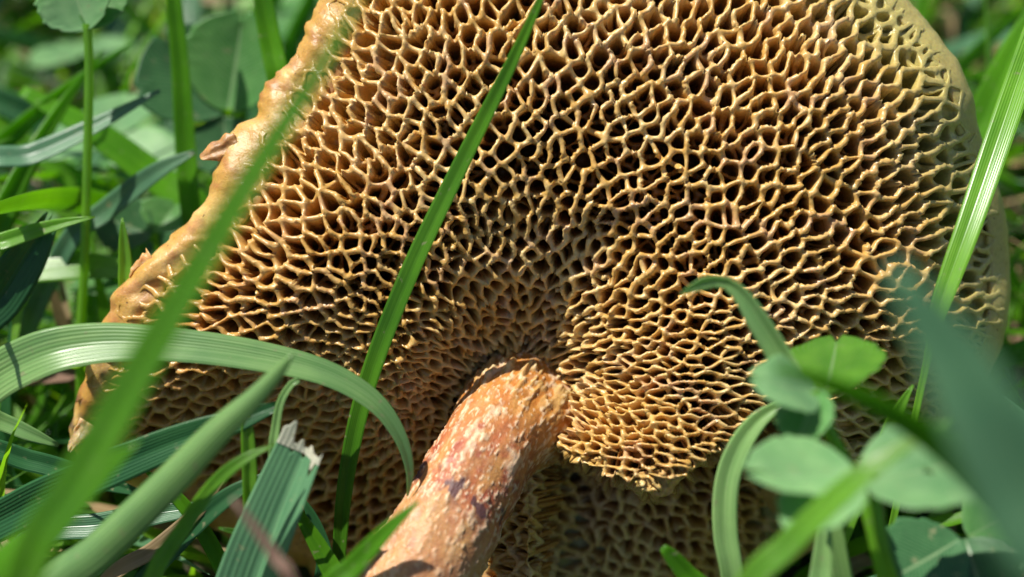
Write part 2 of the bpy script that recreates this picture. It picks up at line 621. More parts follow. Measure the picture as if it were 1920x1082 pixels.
        loops.append(np.array(pts)); hts.append(np.array(hm)); kinds.append(np.array(tang)); cid.append(i)

    allp = np.vstack(loops)
    low, tan = np.concatenate(hts), np.concatenate(kinds)
    apx, apy = pat_to_px(allp)
    ad = rim_dist(apx, apy)
    rs = np.hypot(allp[:, 0] - STEM_C[0], allp[:, 1] - STEM_C[1])
    kf = 0.12 + 0.88 * sstep(ad, 25, 150 - 50 * sstep(apx, 300, 700))
    kf = np.maximum(kf, 0.5 * sstep(apx, 1300, 1500) * sstep(ad, 25, 90))
    kf = kf * (1 - 0.5 * (1 - sstep(ad, 40, 230)) * sstep(apx, 1300, 1600))
    wild = 1 - sstep(rs, 120, 420)
    h = -low * (52 + 16 * vnoise(allp / 30, 91)) * kf - tan * (17 + 10 * vnoise(allp / 25, 95)) * kf
    h = h + (2.6 + 9 * wild) * fbm(allp / 22, 99, 2) * kf + 5 * fbm(allp / 90, 101, 2) * kf
    starts = np.concatenate([[0], np.cumsum([len(l) for l in loops])])

    V, HT, FC, ringflag = [], [], [], []
    quads, tris = [], []
    voff = 0
    for c, pts in enumerate(loops):
        s, e = starts[c], starts[c + 1]
        m = e - s
        hh = h[s:e]
        k = kf[s:e].mean()
        cen = pts.mean(0)
        # inset against the local loop direction, then rounded
        per = np.linalg.norm(np.roll(pts, -1, 0) - pts, axis=1).sum()
        size = per / 4
        rsm = math.hypot(cen[0] - STEM_C[0], cen[1] - STEM_C[1])
        wt = (4.7 - 1.5 * (1 - min(1, max(0, (rsm - 100) / 300)))) * (1 + 0.25 * math.sin(c * 12.9898))
        wt = min(wt, size * 0.24)
        def inset(p, w):
            t = np.roll(p, -1, 0) - np.roll(p, 1, 0)
            t /= np.linalg.norm(t, axis=1, keepdims=True) + 1e-9
            nn = np.stack([-t[:, 1], t[:, 0]], -1)
            sg = np.sign(((cen - p) * nn).sum(1).mean())
            return p + nn * (w * sg)
        def smooth(p, it):
            for _ in range(it):
                p = 0.5 * p + 0.25 * (np.roll(p, 1, 0) + np.roll(p, -1, 0))
            return p
        depth = (115 + 20 * math.sin(c * 78.233)) * k
        sx = float(sstep(-cen[0], -820, -640)) * float(sstep(-to_px(cen[1]), -420, -220))
        depth *= 1 - 0.58 * sx
        hs = smooth(hh[:, None], 3)[:, 0]
        p1 = smooth(inset(pts, wt * 0.60), 2)
        p2 = smooth(inset(p1, wt * 0.36), 5)
        p3 = smooth(inset(p2, -wt * 0.10), 2)
        cen = p3.mean(0)
        p4 = cen + (p3 - cen) * 1.0
        p5 = cen + (smooth(p4, 2) - cen) * 0.90
        p6 = cen + (p5 - cen) * 0.45
        fl = -depth
        rings = [(pts, hh), (p1, hh - 1.0 * k), (p2, hh * 0.7 + hs * 0.3 - 5.0 * k),
                 (p3, hs + (fl - hs) * 0.28), (p4, hs + (fl - hs) * 0.66), (p5, hs * 0 + fl * 0.95 + 0 * hs), (p6, fl + 0 * hs)]
        for p, z in rings:
            V.append(p); HT.append(z)
        V.append(cen[None]); HT.append(np.array([fl - 1.0]))
        quads.append(grid_faces(m, 7, True, voff))
        a = np.arange(m) + voff + 6 * m
        tris.append(np.stack([a, np.roll(a, -1), np.full(m, voff + 7 * m)], -1))
        ringflag.append(np.concatenate([np.ones(m), np.zeros(6 * m + 1)]))
        voff += 7 * m + 1
    V, HT, RF = np.vstack(V), np.concatenate(HT), np.concatenate(ringflag)
    px, py = pat_to_px(V)
    bp, bn = surf(px, py)
    vert = bp + bn * (HT * PX)[:, None]
    # weld the shared ridge lines
    q = np.round(vert / 4e-6).astype(np.int64)
    ids = np.where(RF > 0.5)[0]
    kk = q[ids, 0] * 73856093 ^ q[ids, 1] * 19349663 ^ q[ids, 2] * 83492791
    _, first, inv = np.unique(kk, return_index=True, return_inverse=True)
    remap = np.arange(len(vert))
    remap[ids] = ids[first][inv]
    quads, tris = remap[np.vstack(quads)], remap[np.vstack(tris)]
    used = np.zeros(len(vert), dtype=bool)
    used[quads.ravel()] = True
    used[tris.ravel()] = True
    new = np.cumsum(used) - 1
    vert, px, py, HT = vert[used], px[used], py[used], HT[used]
    quads, tris = new[quads], new[tris]
    ok = (quads[:, 0] != quads[:, 1]) & (quads[:, 2] != quads[:, 3])
    faces = quads[ok].tolist() + tris.tolist()
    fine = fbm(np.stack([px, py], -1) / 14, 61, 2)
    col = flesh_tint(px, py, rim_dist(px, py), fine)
    tube_shade = np.array((0.47, 0.215, 0.038)) * (1 + 0.25 * fine)[:, None]  # browner tube flesh, deepened to put the shade inside the pores into colour
    glow_mask = ((1 - sstep(px, 640, 860)) * (1 - sstep(py, 240, 460)))[:, None]  # translucent glow of the upper left pores, painted as lighter amber
    tube_shade = tube_shade + (np.array((0.66, 0.38, 0.07)) - tube_shade) * glow_mask
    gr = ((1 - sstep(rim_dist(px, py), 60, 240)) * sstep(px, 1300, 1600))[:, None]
    tube_shade = tube_shade + (np.array((0.46, 0.42, 0.11)) - tube_shade) * gr
    col = np.clip(col + (tube_shade - col) * (0.75 * sstep(-HT, 10, 34))[:, None], 0.02, 0.85)  # painted shade comes in with depth below the ridges
    print('pores', len(loops), 'verts', len(vert), 'faces', len(faces))
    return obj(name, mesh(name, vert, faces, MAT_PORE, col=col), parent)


mush = obj('mushroom', None)
mush.location = PT(960, 1080, -120) * np.array((1, 1, 0))
MLOC = np.array(mush.location)


def under(o):
    """parent while keeping the vertices where they were built"""
    o.parent = mush
    o.location = -MLOC
    return o


tag(mush, 'overturned ochre mushroom with honeycomb pore underside and thick pinkish stem lying in grass', 'mushroom')
under(build_pores(mush))


# ------------------------------------------------------------------ rolled margin and the back of the cap
def build_cap():
    nth = 900
    th = np.linspace(-np.pi, np.pi, nth, endpoint=False)
    R = R_out(th)
    left = (1 - sstep(CC[0] + R * np.cos(th), 500, 900))
    P2 = np.stack([np.cos(th), np.sin(th)], -1)
    lump = fbm(P2 * 16, 5, 3)
    R = R + lump * (3 + 10 * left)
    prof = catmull([(-150, -30), (-105, -14), (-78, -4), (-52, 3), (-30, 6), (-12, 1), (-2, -10), (2, -26), (-2, -46), (-16, -80),
                    (-60, -130), (-150, -185), (-300, -235), (-480, -262), (-640, -272)], 90)
    rows, cols = [], []
    for off, z in prof:
        wide = 0.46 + 0.32 * left if off > -160 and z > -30 else 1.0
        rr = np.maximum(R + off * wide, 0)
        if z < -40:
            rr = R * (1 + off / 660.0)
        px, py = CC[0] + rr * np.cos(th), CC[1] + rr * np.sin(th)
        q = np.stack([px, py], -1)
        # the back starts from the height of the rim itself
        bx, by = (px, py) if z >= -26 else (CC[0] + R * np.cos(th), CC[1] + R * np.sin(th))
        bz = base_z(bx, by)
        f = sstep(z, -235, -30)
        bz = bz * f + (-70) * (1 - f)
        lm = (fbm(q / 42, 41, 2) * (2.0 + 4.5 * left) + fbm(q / 100, 47, 2) * 5 * left + vnoise(q / 12, 44) * 0.8) * sstep(off, -110, -40) if z > -90 else fbm(q / 60, 49, 3) * 5
        dive = -70 * (1 - left) * float(sstep(-off, 75, 145)) if z > -31 and off < -20 else 0.0
        rows.append(PT(px, py, dive + bz + (z if z < 0 else z * (0.2 + 0.8 * left)) - 4 * (1 - left) + lm))
        d = np.full(nth, max(0.0, -off if z > -26 else 0.0))
        c = flesh_tint(px, py, d, fbm(q / 20, 43, 2))
        pale = np.array((0.74, 0.52, 0.20))
        c = c + (pale - c) * (left * np.clip(0.05 + 0.8 * fbm(q / 45, 45, 3), 0, 0.7))[:, None]
        skin = np.array((0.34, 0.30, 0.13)) * (1 + 0.3 * fbm(q / 25, 53, 3))[:, None]
        c = c + (skin - c) * sstep(-z, 60, 130)
        if z > -60:
            dirt = np.clip(2.2 * fbm(q / 24, 55, 3) - 0.2, 0, 1) * (1 - sstep(px, 170, 260)) * sstep(py, 640, 720)
            c = c + (np.array((0.14, 0.09, 0.055)) - c) * dirt[:, None]
            rust = np.clip(1.6 * fbm(q / 30, 58, 3) - 0.42, 0, 0.6) * left
            c = c + (np.array((0.36, 0.14, 0.05)) - c) * rust[:, None]
        cols.append(c)
    v = np.vstack(rows + [PT(CC[0], CC[1], -70 - 276.0)[None]])
    col = np.vstack(cols + [cols[-1][:1]])
    f = grid_faces(nth, len(prof), True)
    a = np.arange(nth) + nth * (len(prof) - 1)
    t = np.stack([a, np.roll(a, -1), np.full(nth, nth * len(prof))], -1)
    return obj('cap', mesh('cap', v, f.tolist() + t.tolist(), MAT_CAP, col=np.clip(col, 0.02, 0.85)), mush)


under(build_cap())


# ------------------------------------------------------------------ stem
def build_stem():
    path = catmull([(1004, 700, -240, 96), (978, 742, -150, 104), (948, 788, -66, 98), (914, 846, 2, 92), (874, 916, 52, 92), (824, 1006, 92, 96),
                    (772, 1105, 122, 102), (700, 1260, 150, 110), (620, 1430, 165, 114), (590, 1500, 168, 106), (580, 1525, 168, 80), (574, 1536, 168, 20)], 330)
    ctr = PT(path[:, 0], path[:, 1], path[:, 2])
    rad = path[:, 3] * PX
    n = 300
    T = np.gradient(ctr, axis=0)
    T /= np.linalg.norm(T, axis=1, keepdims=True)
    up = -CF
    S = np.cross(T, up); S /= np.linalg.norm(S, axis=1, keepdims=True)
    B = np.cross(S, T)
    a = np.linspace(0, 2 * np.pi, n, endpoint=False)
    dirs = np.cos(a)[None, :, None] * S[:, None] + np.sin(a)[None, :, None] * B[:, None]
    L = np.concatenate([[0], np.cumsum(np.linalg.norm(np.diff(ctr, axis=0), axis=1))]) / PX
    q = np.stack(np.broadcast_arrays(np.cos(a)[None] * 105, np.sin(a)[None] * 105, L[:, None]), -1)
    gran = np.maximum(fbm(q / 6, 3, 2) - 0.25, 0)
    gran2 = np.maximum(fbm(q * np.array((1 / 14, 1 / 14, 1 / 20)), 13, 2) - 0.35, 0)
    # ridges of the pore walls running down on to the top of the stem
    top = 1 - sstep(L, 130, 290)[:, None]
    top = top * np.ones((1, n))
    side = 1 - 0.55 * sstep(np.cos(a)[None] * np.ones((len(L), 1)), -0.1, 0.5)
    teeth = np.maximum(fbm(np.stack(np.broadcast_arrays(np.cos(a)[None] * 10, np.sin(a)[None] * 10, L[:, None] / 26), -1), 23, 2) - 0.05, 0)
    big = fbm(q / 90, 33, 2)
    dr = gran * 3.6 + gran2 * 2.2 + big * 5 + top * teeth * 13 + 40 * sstep(-np.cos(a), 0.1, 0.9)[None] * (1 - sstep(L, 130, 330))[:, None] + fbm(q / 28, 83, 2) * 1.8
    # a shallow scar round the stem
    scar = np.exp(-((L[:, None] - 400 - 14 * np.sin(a)[None] - 10 * big) / 16) ** 2)
    dr = dr - scar * 3.5
    v = ctr[:, None] + dirs * (rad[:, None] + dr * PX)[..., None]
    cream, rose, orange, red = np.array((0.53, 0.26, 0.085)), np.array((0.44, 0.14, 0.055)), np.array((0.54, 0.22, 0.03)), np.array((0.33, 0.075, 0.04))
    m1 = np.clip(0.60 + 0.95 * fbm(q * np.array((1 / 30, 1 / 30, 1 / 60)), 63, 3), 0, 1)[..., None]
    c = cream + (rose - cream) * m1
    m2 = np.clip(1.7 * fbm(q / 22, 67, 3) - 0.30, 0, 0.85)[..., None]
    c = c + (red - c) * m2
    c = c + (orange - c) * ((1 - sstep(L, 200, 340))[:, None, None] * 0.75)
    low = sstep(L, 400, 480)[:, None, None] * 0.45
    c = c + (np.array((0.56, 0.34, 0.15)) - c) * low
    wf = np.clip((gran * 2.4 + gran2 * 1.0), 0, 0.6)[..., None] * np.clip(1.2 - low * 1.5, 0, 1)
    c = c + (np.array((0.80, 0.66, 0.46)) - c) * wf
    ol = (top * (teeth > 0.1) * 0.6)[..., None]
    c = c + (np.array((0.58, 0.47, 0.20)) - c) * ol
    spots = np.clip(3.2 * (fbm(q / 20, 87, 2) - 0.28), 0, 1) * np.clip(scar * 1.3 + 0.12, 0, 1)
    c = c + (np.array((0.10, 0.045, 0.05)) - c) * np.clip(spots * 1.5, 0, 0.95)[..., None]
    v = v.reshape(-1, 3)
    return obj('stem', mesh('stem', v, grid_faces(n, len(L), True), MAT_STEM, col=np.clip(c, 0.02, 0.85).reshape(-1, 3)), mush)


under(build_stem())


# ------------------------------------------------------------------ torn flaps of skin on the margin
def build_flap(px, py, w, hgt, z, ang, seed, tint):
    n, m = 34, 30
    u, v = np.meshgrid(np.linspace(-1, 1, n), np.linspace(0, 1, m))
    prof = np.sqrt(np.clip(1 - v ** 2 * 0.98, 0.0, 1)) * (1 - 0.3 * v)
    ed = 1 + 0.25 * fbm(np.stack([v * 5, np.sign(u) * 3], -1), seed, 2)
    x, y = u * w / 2 * prof * ed, v * hgt
    ca, sa = math.cos(ang), math.sin(ang)
    X, Y = px + x * ca - y * sa, py + x * sa + y * ca
    thick = 7 * np.sqrt(np.clip(1 - u ** 2, 0, 1)) * prof
    zz = z + 8 * fbm(np.stack([u * 1.0, v * 1.6], -1), seed + 3, 2)
    fr, bk = PT(X, Y, zz + thick), PT(X, Y, zz - thick - 1)
    V = np.vstack([fr.reshape(-1, 3), bk.reshape(-1, 3)])
    f = grid_faces(n, m)
    b = grid_faces(n, m, off=n * m)[:, ::-1]
    rim = list(range(n)) + [r * n + n - 1 for r in range(1, m)] + [(m - 1) * n + c for c in range(n - 2, -1, -1)] + [r * n for r in range(m - 2, 0, -1)]
    sides = [[rim[(k + 1) % len(rim)], rim[k], rim[k] + n * m, rim[(k + 1) % len(rim)] + n * m] for k in range(len(rim))]
    q = np.stack([X, Y], -1)
    c = np.array(tint) * (1 + 0.35 * fbm(q / 9, seed, 3))[..., None]
    c = np.vstack([c.reshape(-1, 3)] * 2)
    return obj('torn_flap', mesh('torn_flap', V, f.tolist() + b.tolist() + sides, MAT_CAP, col=np.clip(c, 0.02, 0.85)), mush)


for a in [(446, 268, 50, 76, -42, 1.2, 3, (0.44, 0.23, 0.075)), (290, 490, 56, 56, -52, 1.0, 15, (0.52, 0.29, 0.11)),
          (165, 792, 40, 66, -82, 0.55, 25, (0.62, 0.42, 0.24)), (1235, 880, 120, 52, 96, -0.15, 29, (0.58, 0.36, 0.12))]:
    under(build_flap(*a))


# ------------------------------------------------------------------ grass blades and leaves
def ribbon(ctr, width, nrm, u_n=9, fold=0.12, thick=0.00016, ragged=None, notch=0.0, serr=0.0, curl=0.0, twist=None, seed=0, name='blade', mat=None, hole=None):
    """solid leaf along a centre line; returns a mesh"""
    n = len(ctr)
    T = np.gradient(ctr, axis=0)
    T /= np.linalg.norm(T, axis=1, keepdims=True) + 1e-12
    Nn = nrm - (nrm * T).sum(1, keepdims=True) * T
    Nn /= np.linalg.norm(Nn, axis=1, keepdims=True) + 1e-12
    if twist is not None:
        S0 = np.cross(T, Nn)
        c, s = np.cos(twist)[:, None], np.sin(twist)[:, None]
        Nn = Nn * c + S0 * s
    S = np.cross(T, Nn)
    u = np.linspace(-1, 1, u_n)
    v = np.linspace(0, 1, n)
    w = width[:, None] * np.ones(u_n)
    if serr:
        ed = vnoise(np.stack(np.broadcast_arrays(v[:, None] * 16, np.sign(u)[None] * 5.0), -1), seed)
        w = w * (1 + serr * ed * (np.abs(u)[None] > 0.6))
    off = u[None] * w / 2
    lift = (np.abs(u)[None] - 0.5) * fold * w + curl * w * (u[None] ** 2)
    pos = ctr[:, None] + S[:, None] * off[..., None] + Nn[:, None] * lift[..., None]
    Ltot = np.linalg.norm(np.diff(ctr, axis=0), axis=1).sum()
    if notch:
        sh = -notch * Ltot * np.exp(-(u / 0.42) ** 2)[None] * (v ** 5)[:, None]
        pos = pos + T[:, None] * sh[..., None]
    if ragged:
        j = vnoise(np.stack([u * 4.5 + seed, u * 0], -1), seed + 5)
        sh = ragged * width[-1] * j[None] * sstep(v, 0.86, 1.0)[:, None]
        pos = pos + T[:, None] * sh[..., None]
    th = thick * np.sqrt(np.clip(1.04 - u ** 2, 0, 1))[None, :, None] * np.minimum(1, width / (4 * thick))[:, None, None]
    fr, bk = pos + Nn[:, None] * th / 2, pos - Nn[:, None] * th / 2
    V = np.vstack([fr.reshape(-1, 3), bk.reshape(-1, 3)])
    f = grid_faces(u_n, n)
    k = u_n * n
    b = grid_faces(u_n, n, off=k)[:, ::-1]
    if hole:
        ci, cj, rr = hole
        def keep(fc, o):
            r_, c_ = (fc[:, 0] - o) // u_n, (fc[:, 0] - o) % u_n
            return ~(((r_ - ci) ** 2 + (c_ - cj) ** 2) <= rr * rr)
        f0 = f
        f, b = f0[keep(f0, 0)], b[keep(f0, 0)]
    rim = np.array(list(range(u_n)) + [r * u_n + u_n - 1 for r in range(1, n)] + [(n - 1) * u_n + c for c in range(u_n - 2, -1, -1)] + [r * u_n for r in range(n - 2, 0, -1)])
    nx = np.roll(rim, -1)
    sd = np.stack([nx, rim, rim + k, nx + k], -1)
    uv = np.stack(np.broadcast_arrays((u[None] + 1) / 2, v[:, None] * max(1, Ltot / 0.03)), -1).reshape(-1, 2)
    return mesh(name, V, np.vstack([f, b, sd]), mat, uv=np.vstack([uv, uv]))


def grounded(ctr_rows):
    """carry the first point of a path (x, y, z, width) down to the soil"""
    p0, p1 = ctr_rows[0], ctr_rows[1]
    if p0[2] < 0.003:
        return ctr_rows
    d = p0[:3] - p1[:3]
    d = d / (np.linalg.norm(d) + 1e-9)
    hgt = p0[2] + 0.002
    hd = np.array((d[0], d[1], 0))
    a = p0.copy(); a[:3] = p0[:3] + hd * hgt * 0.35 + np.array((0, 0, -hgt * 0.5))
    b = p0.copy(); b[:3] = p0[:3] + hd * hgt * 0.45 + np.array((0, 0, -hgt))
    b[3] *= 0.6
    return np.vstack([b, a, ctr_rows])


def blade(label, mat, pts, fold=0.14, roll=0.0, roll2=None, ragged=None, curl=0.0, root=True, name='grass_blade', group=None, n=60, u_n=9, thick=0.00018, cat='grass blade', seed=1, lit=True):
    pts = np.array(pts, dtype=float)
    P3 = PT(pts[:, 0], pts[:, 1], pts[:, 2])
    d = D0 - pts[:, 2] * PX
    rows = np.hstack([P3, (pts[:, 3] * K * d)[:, None]])
    if root:
        rows = grounded(rows)
    c = catmull(rows, n)
    c[:, 3] = np.maximum(c[:, 3], 0.00008)
    base = c[0, :3].copy()
    view = np.array((0, 0, CAM_Z)) - c[:, :3]
    view /= np.linalg.norm(view, axis=1, keepdims=True)
    tw = np.linspace(roll, roll if roll2 is None else roll2, n)
    if lit:
        Tm = c[n // 2 + 3, :3] - c[n // 2 - 3, :3]
        sg = 1.0 if np.cross(Tm, view[n // 2]) @ SUN > 0 else -1.0
        tw = tw * sg * (1.0 if roll >= 0 else -1.0)
    me = ribbon(c[:, :3] - base, c[:, 3], view, u_n, fold, thick, ragged=ragged, curl=curl, twist=tw, seed=seed, name=name, mat=MATS[mat])
    o = obj(name, me)
    o.location = base
    tag(o, label, cat, group)
    return o


def torn_end():
    """bleached fibres at the broken end of the torn blade"""
    rows = np.array([(564.5, 851, 241, 101), (570, 838, 242, 99)], dtype=float)
    P3 = PT(rows[:, 0], rows[:, 1], rows[:, 2])
    c = catmull(np.hstack([P3, (rows[:, 3] * K * (D0 - rows[:, 2] * PX))[:, None]]), 30)
    base = np.array(torn.location)
    view = np.array((0, 0, CAM_Z)) - c[:, :3]
    view /= np.linalg.norm(view, axis=1, keepdims=True)
    me = ribbon(c[:, :3] - base, c[:, 3], view, 41, 0.26, 0.0002, ragged=0.42, twist=np.full(30, -0.5), seed=4, name='torn_edge', mat=MATS['bleached'])
    obj('torn_edge', me, torn)['label'] = 'white frayed fibres'


# big blades one can tell apart, each traced where it stands
blade('long blurred green grass blade slanting up across the left margin of the cap', 'mid',
      [(45, 1090, 860, 84), (150, 900, 890, 86), (300, 630, 910, 72), (480, 320, 920, 52), (600, 130, 920, 34), (676, -5, 920, 10)], roll=0.7, roll2=0.4)
blade('upright green grass blade crossing the pores just left of the stem', 'mid',
      [(634, 1085, -20, 26), (650, 900, 20, 33), (690, 720, 55, 39), (770, 510, 82, 40), (870, 300, 108, 36), (950, 140, 170, 29), (1005, 20, 230, 18), (1035, -55, 260, 5)], fold=0.2, roll=0.3, roll2=0.6)
blade('broad pale grass blade arching over the lower left pores, tip drooping beside the stem', 'pale',
      [(-160, 900, 60, 70), (-50, 745, 110, 88), (60, 672, 150, 92), (180, 645, 150, 82), (330, 648, 150, 68), (480, 668, 150, 62), (610, 700, 150, 52), (700, 752, 145, 42), (748, 815, 140, 30), (768, 880, 135, 18), (764, 930, 130, 4)],
      fold=0.10, roll=0.15, roll2=0.5, u_n=13, n=90)
blade('light green grass blade standing in front of the yellow right margin of the cap', 'lime',
      [(1985, -60, -90, 40), (1935, 80, -10, 48), (1880, 240, 60, 52), (1822, 410, 110, 48), (1775, 540, 130, 40), (1748, 625, 140, 26), (1735, 690, 130, 14)][::-1], fold=0.2, roll=0.2)
blade('wide dark green blade, heavily blurred, rising in front of the clover', 'blue',
      [(2060, 1180, 1230, 230), (1945, 960, 1250, 200), (1850, 790, 1260, 160), (1780, 660, 1260, 120), (1722, 570, 1260, 80), (1675, 495, 1260, 20)], fold=0.08, roll=0.0, lit=False)
blade('olive green grass blade crossing diagonally behind the wide dark blade over the clover', 'green',
      [(1990, 1075, 780, 90), (1880, 945, 800, 80), (1760, 830, 810, 66), (1640, 755, 810, 52), (1540, 712, 800, 36), (1455, 690, 790, 10)], fold=0.1, roll=0.7)
blade('bright green blade leaning up from below into the clover leaves', 'lime',
      [(1390, 1120, 640, 52), (1470, 1030, 660, 50), (1560, 940, 680, 46), (1640, 872, 690, 38), (1740, 810, 690, 18), (1790, 785, 690, 4)], fold=0.15, roll=0.3)
blade('thin curled green blade with pale bleached bend above the clover', 'pale',
      [(1505, 760, 330, 40), (1470, 680, 330, 50), (1425, 605, 330, 46), (1390, 552, 325, 34), (1355, 528, 320, 24), (1315, 532, 318, 26), (1275, 552, 315, 4)], fold=0.2, roll=0.4)
blade('pale curved grass blade bowing out from under the clover towards the stem', 'pale',
      [(1375, 1100, 200, 42), (1360, 1000, 215, 46), (1362, 910, 225, 46), (1385, 840, 230, 44), (1425, 785, 230, 34), (1480, 750, 235, 12)], fold=0.18, roll=0.4, roll2=-0.2)
blade('thick rolled grass blade, pale and shiny, with crosswise wrinkles, below the arching blade', 'pale',
      [(60, 1125, 330, 92), (180, 1015, 350, 86), (300, 900, 370, 78), (400, 800, 385, 64), (470, 740, 395, 46), (520, 690, 400, 30), (550, 662, 405, 6)], fold=0.0, curl=-0.35, roll=0.6, u_n=15, n=90)
torn = blade('wide blue green blade with a torn ragged white end beside the stem', 'blue',
      [(440, 1200, 200, 130), (470, 1090, 215, 128), (515, 970, 230, 118), (565, 850, 240, 100)], ragged=0.42, fold=0.26, roll=0.5, u_n=25, n=90, seed=4)
torn_end()
blade('slender bright green blade curving up to the torn blade', 'lime',
      [(280, 1100, 300, 34), (345, 990, 300, 32), (405, 905, 300, 27), (460, 860, 300, 20), (515, 834, 300, 4)], fold=0.2, roll=0.3)
blade('short narrow yellow green blade standing upright under the arching blade', 'lime',
      [(470, 960, 170, 26), (468, 880, 180, 28), (464, 810, 190, 24), (460, 752, 195, 5)], fold=0.25)
blade('tiny hooked green shoot with a pale blunt tip above the torn blade', 'pale',
      [(512, 870, 200, 18), (516, 810, 205, 17), (526, 755, 210, 15), (545, 722, 212, 14), (560, 712, 214, 12)], fold=0.2)
blade('dark blue green blade with a split tip lying across the lower left pores', 'deep',
      [(-90, 1040, 60, 70), (40, 955, 110, 76), (180, 890, 160, 72), (320, 832, 180, 62), (430, 794, 190, 48), (515, 762, 195, 20)], fold=0.12, roll=0.0, ragged=1.2, u_n=13, lit=False)
blade('short olive blade tip, blurred, at the foot of the long blurred blade', 'green',
      [(-20, 1120, 640, 110), (90, 1000, 650, 90), (180, 905, 660, 60), (262, 825, 665, 8)], fold=0.1, roll=0.9)
blade('dry purplish brown stalk slanting past the torn blade', 'brown',
      [(560, 1120, 660, 24), (520, 1050, 660, 22), (475, 985, 660, 17), (435, 935, 660, 7)], fold=0.3)
blade('green blade tip resting on the lower stem', 'green',
      [(600, 1130, 380, 44), (660, 1065, 390, 42), (720, 1000, 395, 30), (785, 940, 395, 5)], fold=0.15, roll=0.2)
blade('stubby green shoot poking up below the dark fold of the cap', 'green',
      [(1330, 1130, 260, 40), (1290, 1080, 265, 38), (1258, 1042, 270, 28), (1242, 1026, 272, 14)], fold=0.2)
blade('light green blade with a dry pale tip left of the cap', 'lime',
      [(-60, 478, -120, 36), (0, 455, -110, 34), (70, 432, -105, 28), (130, 416, -100, 17), (178, 407, -100, 3)], fold=0.2, roll=0.2)
blade('dark bluish blade with a broken end under the light pointed blade', 'deep',
      [(-60, 640, -150, 80), (0, 560, -140, 84), (45, 490, -130, 76), (85, 425, -125, 40)], ragged=0.8, fold=0.15, u_n=15)
blade('small pointed green shoot standing beside the amber margin of the cap', 'lime',
      [(236, 560, -130, 24), (235, 500, -125, 25), (232, 450, -120, 18), (229, 408, -118, 3)], fold=0.25)
blade('dark upright grass blade behind the clover leaf at the cap margin', 'green',
      [(362, 420, -420, 40), (350, 280, -420, 42), (340, 130, -410, 36), (325, -20, -400, 30), (318, -80, -400, 10)], fold=0.25, roll=0.4)
blade('upright green blade touching the top left margin of the cap', 'green',
      [(530, 190, -330, 42), (510, 90, -330, 42), (492, -10, -330, 36), (480, -80, -330, 10)], fold=0.2, roll=0.2)
blade('broad horizontal green blade left of the cap margin', 'lime',
      [(-80, 530, -330, 50), (40, 508, -330, 56), (150, 500, -330, 58), (250, 505, -340, 40)], fold=0.1, roll=0.5, root=True)
blade('long blue green blade rising from left towards the torn margin flap', 'blue',
      [(-80, 335, -300, 44), (60, 290, -300, 44), (160, 245, -310, 36), (300, 170, -330, 8)], fold=0.15, roll=0.5)
blade('blue green blade lying diagonally below the torn margin flap', 'blue',
      [(120, 470, -330, 40), (200, 395, -320, 44), (290, 325, -300, 36), (365, 285, -290, 10)], fold=0.15, roll=0.4)
blade('yellow green blade half shaded crossing behind the clover stalk', 'green',
      [(400, 420, -520, 60), (300, 340, -520, 62), (180, 250, -520, 54), (40, 170, -520, 20)], fold=0.1, roll=0.4)
blade('pale green blade end lying low at the left below the arching blade', 'pale',
      [(-80, 770, 40, 40), (0, 790, 40, 34), (60, 815, 40, 26), (110, 835, 30, 8)], fold=0.2)
blade('dark green blade crossing low behind the rolled blade', 'deep',
      [(-60, 850, -40, 36), (60, 865, -40, 40), (180, 900, -50, 34), (280, 930, -60, 8)], fold=0.2)
blade('green blade leaning out past the lower right of the cap', 'green',
      [(2000, 640, -330, 40), (1930, 655, -320, 42), (1870, 680, -310, 30), (1820, 705, -300, 6)], fold=0.2, roll=0.3)
blade('blue green blade slanting down beside the clover at the right', 'blue',
      [(1990, 860, 60, 44), (1920, 800, 40, 46), (1850, 740, 20, 36), (1800, 690, 10, 8)], fold=0.2, roll=0.3)
blade('short lime blade with a frayed tip between the clover leaves', 'lime',
      [(1660, 820, 150, 24), (1680, 780, 155, 24), (1698, 745, 160, 14), (1712, 722, 162, 4)], fold=0.25)
blade('pale blade hanging below the clover beside the bright leaning blade', 'pale',
      [(1530, 1140, 330, 44), (1540, 1070, 330, 40), (1545, 1010, 330, 30), (1550, 960, 330, 8)], fold=0.2)
blade('thin green blade growing up beside the torn blade and the stem', 'green',
      [(640, 1110, 120, 40), (600, 1030, 110, 34), (565, 970, 100, 20), (550, 930, 95, 4)], fold=0.2)
blade('thick green blade at the right of the cap seen above the yellow margin', 'green',
      [(1800, 330, -560, 60), (1850, 210, -540, 62), (1900, 100, -520, 52), (1940, 10, -510, 20)], fold=0.2, roll=0.3)


for lab, mt, pp in [
        ('dark green blade crossing low under the torn blade', 'deep', [(250, 1120, 60, 40), (340, 1010, 70, 42), (430, 930, 80, 34), (520, 880, 80, 6)]),
        ('narrow green blade leaning left under the lower left margin of the cap', 'green', [(440, 1120, 40, 30), (390, 1010, 50, 32), (330, 930, 60, 24), (270, 880, 60, 5)]),
        ('flat blue green blade lying under the rolled blade', 'blue', [(60, 1010, 20, 44), (190, 985, 40, 48), (320, 960, 50, 38), (430, 950, 60, 6)]),
        ('tan dry blade lying under the slender bright green blade', 'straw', [(200, 1090, 60, 30), (290, 1030, 70, 32), (370, 960, 70, 26), (420, 900, 70, 6)]),
        ('short dark blade poking up between the torn blade and the stem', 'deep', [(600, 1120, 20, 34), (610, 1050, 30, 34), (590, 980, 30, 24), (565, 930, 30, 5)]),
        ('bent mid green blade at the foot of the stem', 'mid', [(560, 1130, 160, 36), (530, 1060, 170, 34), (480, 1010, 180, 24), (410, 990, 180, 5)])]:
    blade(lab, mt, pp, fold=0.18, roll=0.3)


